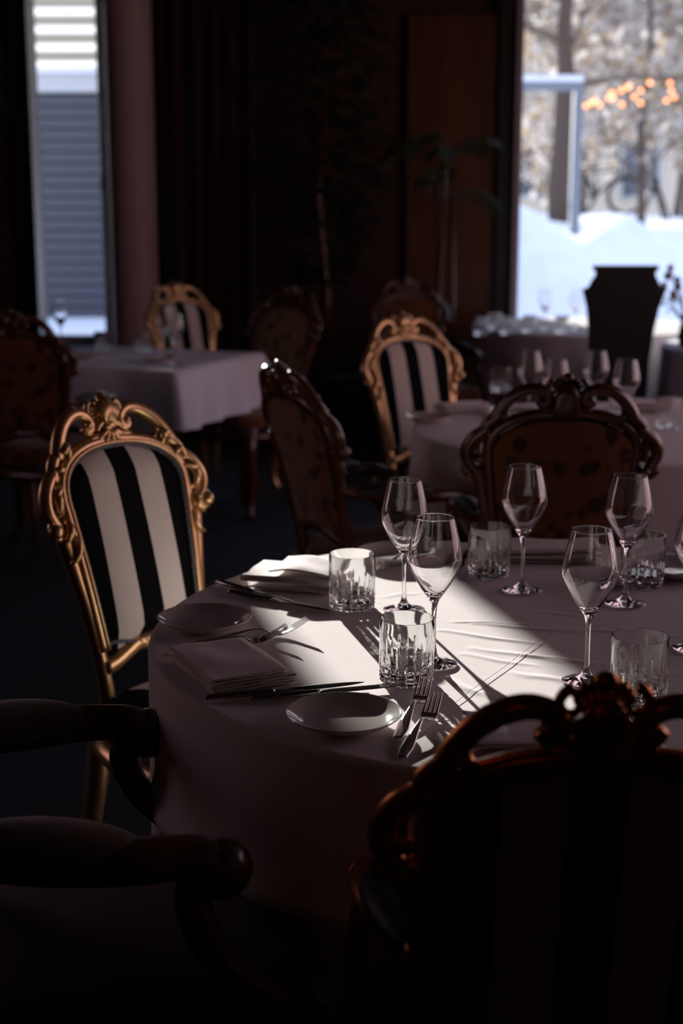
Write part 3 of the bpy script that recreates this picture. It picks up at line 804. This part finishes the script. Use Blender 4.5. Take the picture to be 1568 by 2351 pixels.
# ------------------------------------------------------------------ napkins
def napkin(name, width, length, layers, gap, seed, puff=0.0, twist=0.0, step=0.0):
    """one cloth folded to and fro: width across the folds, length along them"""
    rnd = random.Random(seed); P = []
    for k in range(layers):
        z = gap*(k+.5); xs = [-1+2*i/14 for i in range(15)]
        if k % 2: xs = xs[::-1]
        sh = rnd.uniform(-.004, .004)+(step if k >= 2 else 0); wv = width/2*(1-.02*k)-(step if k >= 2 else 0)
        for u in xs: P.append((u*wv+sh, z+puff*(1-u*u)*(k/layers)+.0006*sin(u*5+k)))
        if k < layers-1:
            s = 1 if k % 2 == 0 else -1
            for a in (-.9, -.45, 0, .45, .9):
                P.append((s*(wv+sh*s)+s*cos(a)*gap*.75, z+gap/2+sin(a)*gap*.5))
    n = len(P); J = 26; vs = []; fs = []; th = min(.0011, gap*.3)
    ph = rnd.uniform(0, 6)
    for j in range(J+1):
        v = -1+2*j/J
        for side in (1, -1):
            for i, (x, z) in enumerate(P):
                a = P[max(0, i-1)]; b = P[min(n-1, i+1)]; tx, tz = b[0]-a[0], b[1]-a[1]; L = math.hypot(tx, tz) or 1
                nx, nz = -tz/L*th*side, tx/L*th*side
                lift = .0016*z/(gap*layers)*sin(v*3+x*40+ph)+.0030*(z/(gap*layers))*abs(v)**4*sin(x*30+ph)
                edge = 1+.010*sin(i*.9+ph)*(abs(v)**6)
                vs.append((x+nx+.0015*sin(v*4+ph+z*300), v*length/2*edge+twist*x*v, max(.0002, z+nz+lift)))
    q = 2*n
    for j in range(J):
        for i in range(n-1):
            fs.append((j*q+i, j*q+i+1, (j+1)*q+i+1, (j+1)*q+i)); fs.append((j*q+n+i+1, j*q+n+i, (j+1)*q+n+i, (j+1)*q+n+i+1))
        fs.append((j*q, (j+1)*q, (j+1)*q+n, j*q+n)); fs.append((j*q+n-1, j*q+2*n-1, (j+1)*q+2*n-1, (j+1)*q+n-1))
    for i in range(n-1):
        fs.append((i, n+i, n+i+1, i+1)); k = J*q; fs.append((k+i, k+i+1, k+n+i+1, k+n+i))
    return MB().add(vs, fs).build(name, CL)
NG = 'folded napkins on the main table'
o = napkin('napkin', .125, .182, 5, .0046, 4); o.location = (-.164, 2.040, .7515); o.rotation_euler = (0, 0, math.atan2(-.166, .06)+PI/2+.12)
tag(o, 'square folded white napkin in shade, left part of the main table above the knives', 'napkin', NG)
o = napkin('napkin', .165, .115, 4, .0105, 7, .007, step=.022); o.location = (-.080, 2.545, .7515); o.rotation_euler = (0, 0, -.28)
tag(o, 'loosely folded white napkin in the sun behind the tumbler', 'napkin', NG)
o = napkin('napkin', .10, .20, 5, .006, 11); o.location = (.415, 2.755, .7515); o.rotation_euler = (0, 0, PI/2-.02)
tag(o, 'folded napkin in shade in front of the walnut chair back', 'napkin', NG)
o = napkin('napkin', .11, .19, 5, .006, 15); o.location = (.255, 1.735, .7515); o.rotation_euler = (0, 0, PI/2)
tag(o, 'folded napkin seen through the opening in the foreground chair back', 'napkin', NG)

# ------------------------------------------------------------------ settings of the far tables
for i, (px, py, zr) in enumerate(((1218, 806, .98), (1278, 826, .98), (1370, 806, .98), (1440, 826, .98))):
    x, y = at(px, py, zr)
    tag(copy_tree(W, (x, y, .7512), i*.4), 'wine glass on the second round table, %s' % ('leftmost of the row', 'second from left, behind the crest', 'third from left', 'rightmost of the row')[i], 'wine glass', 'wine glasses on the second round table')
tag(copy_tree(PL, (*at(985, 968), .7505)), 'white plate on the left edge of the second round table', 'plate', 'plates on the second round table')
tag(copy_tree(PL, (*at(1180, 955), .7505)), 'white plate on the second round table, seen through the carved crest of the walnut chair', 'plate', 'plates on the second round table')
for i, (px, py, lb) in enumerate(((1150, 900, 'blurred tumbler on the second round table left of the walnut crest'), (1425, 968, 'blurred tumbler on the second round table right of the walnut crest'), (1535, 985, 'blurred tumbler at the right edge on the second round table'))):
    tag(copy_tree(T, (*at(px, py), .7512)), lb, 'tumbler', 'tumblers on the second round table')
o = napkin('napkin', .10, .17, 5, .008, 21); o.location = (*at(1490, 945), .7512); o.rotation_euler = (0, 0, 1.4)
tag(o, 'folded napkin on the second round table at the right', 'napkin', 'napkins on the second round table')
o = napkin('napkin', .10, .17, 5, .006, 22); o.location = (*at(1060, 945), .7512); o.rotation_euler = (0, 0, 1.9)
tag(o, 'folded napkin on the second round table, left of the walnut chair', 'napkin', 'napkins on the second round table')
# square table
for i, (px, py) in enumerate(((137, 690), (375, 705), (400, 720))):
    x, y = at(px, py, .98)
    tag(copy_tree(W, (x, y, .7512)), ('large wine glass on the square table against the narrow window', 'wine glass on the square table in front of the far gilt chair, left one', 'wine glass on the square table in front of the far gilt chair, right one')[i], 'wine glass', 'wine glasses on the square table')
for i, (px, py, lb) in enumerate(((235, 808, 'tumbler on the square table below the narrow window'), (330, 808, 'tumbler on the square table beside the rose column'))):
    tag(copy_tree(T, (*at(px, py), .7512)), lb, 'tumbler', 'tumblers on the square table')
tag(copy_tree(PL, (*at(205, 822), .7505)), 'white plate on the square table, left side', 'plate', 'plates on the square table')
tag(copy_tree(PL, (*at(370, 832), .7505)), 'white plate on the square table, near corner', 'plate', 'plates on the square table')
# far table under the window
fb = [(1105, 770), (1135, 757), (1165, 768), (1215, 764), (1250, 757), (1290, 766), (1320, 757)]
for i, (px, py) in enumerate(fb):
    src = W if i in (4, 6) else T
    x, y = at(px, py)
    lb = ('leftmost glass on the far table', 'glass on the far table, second from the left', 'glass on the far table, third from the left', 'glass on the far table just right of the mauve jamb', 'stemmed glass on the far table against the snow, left one', 'tumbler on the far table between the stemmed ones', 'stemmed glass on the far table, next to the black chair')[i]
    tag(copy_tree(src, (x, y, .7512)), lb, 'wine glass' if src is W else 'tumbler', 'glasses on the far table')

# ------------------------------------------------------------------ black high-backed chair against the window
r = thing('high_backed_chair', (1.375, 7.32, 0), 0, label='black high-backed chair with stepped crest in silhouette against the large window', cat='chair')
m = MB(); prof = [(.155, .50), (.150, .70), (.160, .85), (.176, .96), (.196, 1.03), (.205, 1.052), (.180, 1.058), (.168, 1.075), (.160, 1.095), (.145, 1.115), (.143, 1.135), (.150, 1.145)]
vs = []; fs = []
for hw, z in prof:
    y = -.22-.20*(z-.5)
    for x, yy in ((-hw, y-.022), (hw, y-.022), (hw, y+.022), (-hw, y+.022)): vs.append((x, yy, z))
n = len(prof)
for i in range(n-1):
    for k in range(4): fs.append((i*4+k, i*4+(k+1) % 4, (i+1)*4+(k+1) % 4, (i+1)*4+k))
fs += [(3, 2, 1, 0), tuple(4*(n-1)+k for k in range(4))]
m.add(vs, fs); m.build('backrest', POT, r, smooth=False, bevel=.006)
MB().box((0, -.345, 1.155), (.156, .030, .012)).build('crest_rail', POT, r, smooth=False, bevel=.005)
MB().box((0, 0, .46), (.24, .23, .045)).build('seat', POT, r, bevel=.02)
for sx_ in (-1, 1):
    for sy_ in (-1, 1): MB().box((sx_*.20, sy_*.20, .21), (.022, .022, .21), 0, 1.2).build('leg', POT, r, smooth=False)

# ------------------------------------------------------------------ flowers on the right table
vx, vy = 1.745, 7.22
r = thing('flower_vase', (vx, vy, .7512), label='vase of pale blossoms on the table at the right edge', cat='vase')
MB().lathe([(.001, 0), (.035, 0), (.045, .05), (.03, .13), (.036, .16), (.030, .16), (.025, .13), (.038, .05), (.001, .01)], 24).build('vase', POT, r)
rnd = random.Random(5)
ms = MB(); mf = MB(); ml = MB()
for k in range(34):
    a = rnd.uniform(0, 2*PI); el = rnd.uniform(.1, 1.2); L = rnd.uniform(.22, .38)
    e = (L*cos(a)*cos(el)*.9, L*sin(a)*cos(el)*.9, .14+L*sin(el)*.8)
    ms.tube([(0, 0, .10), (e[0]*.4, e[1]*.4, .12+e[2]*.35), e], .002, 5)
    mf.ball(e, rnd.uniform(.014, .024), 8)
    for q in range(3):
        t = rnd.uniform(.5, 1); c = Vector((e[0]*t, e[1]*t, .10+(e[2]-.10)*t)); b = rnd.uniform(0, 6)
        v = Vector((cos(b), sin(b), .3))*.035; sd = Vector((-sin(b), cos(b), 0))*.012
        ml.add([c, c+v*.5+sd, c+v, c+v*.5-sd], [(0, 1, 2, 3)])
ms.build('stems', FIC, r); mf.build('blossoms', plain('blossom', (.6, .58, .66), .6), r); ml.build('foliage', FIC, r, smooth=False)

# ------------------------------------------------------------------ plants inside
def blade(m, base, az, el, L, wd, droop, n=8):
    pts = []; p = Vector(base)
    for i in range(n+1):
        t = i/n; e = el-droop*t; pts.append(p.copy()); p = p+Vector((cos(az)*cos(e), sin(az)*cos(e), sin(e)))*(L/n)
    sd = Vector((-sin(az), cos(az), 0)); vs = []; fs = []
    for i, q in enumerate(pts):
        ww = wd*sin(PI*min(.98, .12+.86*i/n))**.8; vs += [q-sd*ww, q+Vector((0, 0, -ww*.3)), q+sd*ww]
    for i in range(n):
        for k in (0, 1): fs.append((i*3+k, i*3+k+1, i*3+k+4, i*3+k+3))
    m.add(vs, fs)
def palm(loc, label, h=2.2, nf=9, seed=1, mat=PALM, k=1.0):
    kk = k; rnd = random.Random(seed); r = thing('potted_palm', (*loc, 0), label=label, cat='plant')
    MB().lathe([(.001, 0), (.15, 0), (.20, .35), (.215, .38), (.19, .38), (.18, .33), (.001, .33)], 28).build('pot', POT, r)
    for k in range(3):
        a = k*2.1; MB().tube([(.04*cos(a), .04*sin(a), .30), (.06*cos(a), .06*sin(a), h*.4), (.05*cos(a+.5), .05*sin(a+.5), h*(.68+.06*k))], .014, 8).build('stem', DARKW, r)
    m = MB()
    for k in range(nf):
        az = 2*PI*k/nf+rnd.uniform(-.2, .2); el = rnd.uniform(.35, 1.1); L = kk*rnd.uniform(.5, .75); base = Vector((0, 0, h*rnd.uniform(.62, .82)))
        sp = []; p = base.copy(); n = 12
        for i in range(n+1):
            e = el-1.3*i/n; sp.append((p.copy(), e)); p += Vector((cos(az)*cos(e), sin(az)*cos(e), sin(e)))*(L/n)
        m.tube([q for q, _ in sp], .004, 5)
        for i in range(2, n+1):
            for s in (-1, 1): blade(m, sp[i][0], az+s*.75, sp[i][1]-.25, kk*.30*(1-.35*abs(i/n-.4)), .009, .6, 5)
    m.build('fronds', mat, r); return r
palm((-2.42, 8.62), 'potted palm at the left edge with thin leaves crossing the narrow window', 2.75, 8, 3, k=.8)
palm((.62, 8.75), 'potted palm with drooping leaves in front of the orange door', 2.25, 8, 8, k=.62)
# large dark ficus in the middle
r = thing('potted_ficus', (-.12, 8.85, 0), label='large dark leafy plant against the back wall between curtain and door', cat='plant')
MB().lathe([(.001, 0), (.19, 0), (.25, .42), (.26, .45), (.23, .45), (.22, .40), (.001, .40)], 28).build('pot', POT, r)
MB().tube([(0, 0, .35), (.03, .02, .9), (-.02, 0, 1.5), (.02, 0, 2.1)], [.03, .025, .02, .012], 8).build('trunk', DARKW, r)
m = MB(); rnd = random.Random(12)
for k in range(900):
    a = rnd.uniform(0, 2*PI); z = rnd.uniform(1.0, 2.9); R_ = .42*math.sqrt(max(0, 1-((z-1.95)/1.0)**2))*rnd.uniform(.3, 1)
    blade(m, (R_*cos(a), R_*sin(a), z), a+rnd.uniform(-.6, .6), rnd.uniform(-.4, .6), rnd.uniform(.10, .17), .03, .9, 3)
m.build('foliage', FIC, r)

# small wall sconce behind the camera (its warm reflection shows in the glasses)
r = thing('wall_sconce', (-.55, YB+.02, 1.75), label='small warm wall lamp on the front wall', cat='lamp')
MB().box((0, .01, 0), (.04, .01, .10)).build('backplate', GOLD, r, smooth=False, bevel=.004)
MB().tube([(0, .02, -.03), (0, .08, -.05), (0, .11, 0)], .008, 8).build('arm', GOLD, r)
MB().lathe([(.004, 0), (.030, .03), (.034, .07), (.022, .13), (.004, .19)], 16, (0, .11, .0)).build('flame_bulb', emit('warm_bulb', (1, .28, .06), 6), r)

# ------------------------------------------------------------------ outside
SNOW = plain('snow', (.86, .90, .97), .7, bump=4); BARK = plain('bark', (.10, .07, .055), .9); TWIG = plain('twig', (.16, .11, .08), .9)
FROST = leafmat('frosted_twigs', (.76, .73, .71), (.34, .28, .22), .45); DRY = leafmat('dry_leaves', (.26, .18, .11), (.46, .36, .25), .45)
vs = []; fs = []; NX, NY = 60, 60
def gz(x, y):
    t = min(1, max(0, (y-10.0)/10.0)); t = t*t*(3-2*t)
    z = .25+1.02*t + .06*sin(x*.9+y*.35)+.04*sin(x*2.1-y*.8)
    z += 1.0*math.exp(-((x-1.6)/.7)**2-((y-14.2)/1.3)**2)          # shovelled heap by the window
    z += .52*math.exp(-((x-3.0)/.55)**2-((y-15.4)/.7)**2)
    if x < .2: z = min(z, .4+.2*max(0, x))*1.0
    return z
for j in range(NY+1):
    for i in range(NX+1):
        x = -8+30*i/NX; y = 9.75+40*(j/NY)**1.5
        vs.append((x, y, gz(x, y) if y > 10 else .2))
for j in range(NY):
    for i in range(NX): fs.append((j*(NX+1)+i, j*(NX+1)+i+1, (j+1)*(NX+1)+i+1, (j+1)*(NX+1)+i))
o = MB().add(vs, fs).build('snow_ground', SNOW); struct(o, 'snow covered ground with a heap outside the large window')

# building seen through the narrow window: grey-blue siding, pale band, louvres above
r = thing('neighbouring_building', (-2.6, 14.0, 0), label='building with horizontal grey siding and bright louvres seen through the narrow window', cat='building')
SID = plain('blue_grey_siding', (.10, .115, .15), .55); PALE = plain('pale_band', (.62, .64, .66), .6); LOUV = leafmat('white_louvre', (.46, .43, .36), (.42, .40, .33), .4)
m = MB(); z = .1
m.box((0, .40, 1.3), (1.15, .34, 1.22))
while z < 2.50:
    m.box((0, .045, z+.033), (1.15, .018, .034)); m.box((0, .018, z+.060), (1.15, .012, .008)); z += .105
m.build('siding', SID, r, smooth=False)
MB().box((0, .34, 2.60), (1.15, .36, .08)).build('pale_band', PALE, r, smooth=False)
MB().box((0, .20, 2.715), (1.17, .26, .032)).build('snow_ledge', SNOW, r, smooth=False)
for k in range(4):
    MB().box((0, .0, 2.845+k*.16), (1.15, .012, .045)).build('louvre', LOUV, r, smooth=False)
for x in (-1.1, 1.1): MB().box((x, .05, 3.04), (.03, .03, .34)).build('louvre_post', PALE, r, smooth=False)

# cream building behind the trees
r = thing('cream_building', (14.5, 44, 0), label='cream coloured building far behind the trees', cat='building')
CREAM = plain('cream_render', (.80, .70, .56), .8)
MB().box((0, 3, 5.0), (10.0, 3, 5.0)).build('wall', CREAM, r, smooth=False)
MB().box((0, 3, 10.1), (10.3, 3.3, .12)).build('roof', SNOW, r, smooth=False)
GLD = plain('window_dark', (.10, .12, .16), .15)
for i in range(6):
    for j in range(3):
        f = MB().box((-8.6+i*3.1, -.02, 2.6+j*2.9), (.62, .05, .85)).build('window', PALE, r, smooth=False)
        f2 = MB().box((-8.6+i*3.1, -.06, 2.6+j*2.9), (.52, .02, .75)).build('pane', GLD, f, smooth=False)

def tree(loc, h, label, seed, r0=.11, spread=1.0, nb=9, leaf=None, frost=900, lsz=.07, zb=.25, cat='tree', group='trees outside the large window'):
    rnd = random.Random(seed); x, y = loc; z0 = gz(x, y)-.1
    r = thing('tree', (x, y, z0), label=label, cat=cat, group=group)
    tr = []; p = Vector((0, 0, 0)); n = 10
    for i in range(n+1):
        tr.append(p.copy()); p += Vector((rnd.uniform(-.06, .06), rnd.uniform(-.06, .06), h/n))
    MB().tube(tr, [r0*(1-.75*i/n) for i in range(n+1)], 10).build('trunk', BARK, r)
    mb = MB(); tips = []
    def branch(p, dr, L, rad, lev):
        pts = [p.copy()]; q = p.copy(); dd = dr.copy()
        for i in range(5):
            dd = (dd+Vector((rnd.uniform(-.25, .25), rnd.uniform(-.25, .25), rnd.uniform(-.18, .22)))).normalized(); q = q+dd*(L/5); pts.append(q.copy())
        mb.tube(pts, [rad*(1-.7*i/5) for i in range(6)], 5); tips.extend(pts[2:])
        if lev < 3:
            for k in range(3 if lev < 2 else 2):
                s = pts[rnd.randint(2, 5)]; d2 = (dd+Vector((rnd.uniform(-1, 1), rnd.uniform(-1, 1), rnd.uniform(-.7, .6)))*.9).normalized()
                branch(s, d2, L*.62, rad*.55, lev+1)
    for k in range(nb):
        t = zb+(1-zb)*k/nb; i = min(n-1, int(t*n)); a = rnd.uniform(0, 2*PI)
        branch(tr[i].lerp(tr[i+1], .5), Vector((cos(a), sin(a), rnd.uniform(.0, .7))).normalized(), h*.30*spread*(1.15-t*.6), r0*.45*(1-.6*t), 0)
    mb.build('branches', TWIG, r)
    def flecks(cnt, size, mat, nm):
        m = MB()
        for k in range(cnt):
            c = rnd.choice(tips)+Vector([rnd.gauss(0, size*1.3) for _ in range(3)])
            a = Vector([rnd.gauss(0, 1) for _ in range(3)]).normalized(); b = a.cross(Vector((rnd.random(), rnd.random(), rnd.random()))).normalized()
            s = size*rnd.uniform(.5, 1.4); m.add([c-a*s-b*s*.6, c+a*s-b*s*.5, c+a*s*.8+b*s*.6, c-a*s*.7+b*s*.7], [(0, 1, 2, 3)])
        m.build(nm, mat, r, smooth=False)
    flecks(frost, lsz, FROST, 'frosted_twigs')
    if leaf: flecks(leaf, lsz*1.1, DRY, 'dry_leaves')
    return r
tree((3.02, 20), 5.4, 'large dark trunk with frosted branches left in the large window', 1, .17, 1.15, 12, 250, 700, .05, .38)
tree((4.55, 22), 4.8, 'bushy frosted tree in the middle of the large window', 4, .07, 1.0, 12, 900, 1500, .06, .10)
tree((5.7, 24), 5.2, 'frosted tree at the right edge of the large window', 6, .08, 1.0, 12, 500, 1900, .07, .15)
tree((2.9, 27), 5.6, 'slim frosted tree behind the large trunk', 9, .06, .9, 11, 600, 1500, .07, .15)
tree((5.0, 32), 6.5, 'tall frosted tree in front of the cream building', 13, .09, 1.0, 13, 900, 2200, .09, .15)
tree((7.6, 33), 6.5, 'rightmost tree before the cream building', 15, .09, 1.1, 13, 700, 2200, .09, .15)
tree((3.9, 35), 6.8, 'far frosted tree left of the cream building', 17, .09, 1.1, 13, 900, 2300, .10, .12)
tree((6.3, 38), 7.2, 'farthest frosted tree behind the others', 19, .09, 1.2, 13, 900, 2500, .10, .12)

# grey pergola with snow on its beam
px0 = atY(1325, 300, 17)[0]
r = thing('pergola', (px0, 17, 0), label='blue-grey post with a snow covered beam outside the large window', cat='pergola')
BG = plain('blue_grey_paint', (.20, .22, .26), .6)
MB().box((0, 0, 1.2), (.055, .055, 1.70)).build('post', BG, r, smooth=False)
MB().box((-.95, 0, 2.82), (1.0, .05, .05)).build('beam', BG, r, smooth=False)
MB().box((-.95, 0, 2.90), (1.0, .08, .035)).build('snow_cap', SNOW, r, bevel=.02)
MB().box((-1.85, 0, 1.2), (.055, .055, 1.60)).build('post', BG, r, smooth=False)

# string of orange lights
LP = [(1332, 248), (1345, 243), (1355, 238), (1366, 232), (1378, 240), (1393, 227), (1400, 215), (1412, 222), (1424, 209), (1438, 202), (1450, 195), (1427, 240), (1460, 221), (1470, 236), (1473, 207), (1488, 192), (1540, 190), (1546, 207), (1530, 231), (1551, 222)]
r = thing('string_lights', (3.3, 18, 2.6), label='string of glowing orange bulbs hanging among the branches', cat='lights')
pts = []
for px_, py_ in LP:
    x, z = atY(px_, py_, 18); pts.append((x-3.3, random.uniform(-.15, .15), z-2.6))
order = sorted(pts)
MB().tube(order, .004, 5).build('cable', BLK, r)
BULB = emit('orange_bulb', (1, .33, .13), 4.8)
for p in pts: MB().ball(p, .028, 10).build('bulb', BULB, r)

# bicycle in the snow
bx, bz = atY(1322, 443, 28); bx2, _ = atY(1437, 443, 28)
zb_ = gz((bx+bx2)/2, 28)
r = thing('bicycle', (bx, 28, zb_), label='bicycle standing in the snow outside the large window', cat='bicycle')
wr = .34; wb = bx2-bx
for x in (0, wb):
    m = MB(); m.tube([(x+wr*cos(a), 0, wr+wr*sin(a)) for a in [2*PI*i/40 for i in range(41)]], .045, 6, up=(0, 1, 0))
    for k in range(12): a = 2*PI*k/12; m.tube([(x, 0, wr), (x+wr*cos(a), 0, wr+wr*sin(a))], .003, 4)
    m.build('wheel', BLK, r)
m = MB()
for a, b in (((0, wr), (.35, .80)), ((.35, .80), (.42, .35)), ((0, wr), (.42, .35)), ((.42, .35), (.85, .82)), ((.35, .78), (.85, .82)), ((.82, .90), (wb, wr))):
    m.tube([(a[0], 0, a[1]), (b[0], 0, b[1])], .02, 6)
m.build('frame', BLK, r)
MB().ball((.33, 0, .86), .09, 10, (1.3, .6, .35)).build('saddle', BLK, r)
MB().tube([(.84, -.25, .98), (.80, 0, 1.0), (.84, .25, .98)], .015, 6).build('handlebar', BLK, r)
# trestle
tx, tz = atY(1504, 414, 24); zt = gz(tx, 24)
r = thing('trestle', (tx, 24, zt), label='dark wooden trestle standing in the snow, right of the bicycle', cat='trestle')
for x, y in ((-.26, -.2), (.22, -.2), (-.26, .2), (.22, .2)):
    MB().tube([(0, y*.2, tz-zt+.02), (x, y, -.03)], .03, 6).build('leg', BLK, r)
MB().tube([(0, -.25, tz-zt), (0, .25, tz-zt)], .03, 6).build('top_bar', BLK, r)

# sunlight refracted by the glasses onto the cloth
for o in S.objects:
    if o.type == 'MESH':
        k = o.name.split('.')[0]
        if k in ('whisky_tumbler', 'bowl', 'stem', 'foot'): o.cycles.is_caustics_caster = True
        if k in ('tablecloth', 'bread_plate', 'napkin'): o.cycles.is_caustics_receiver = True
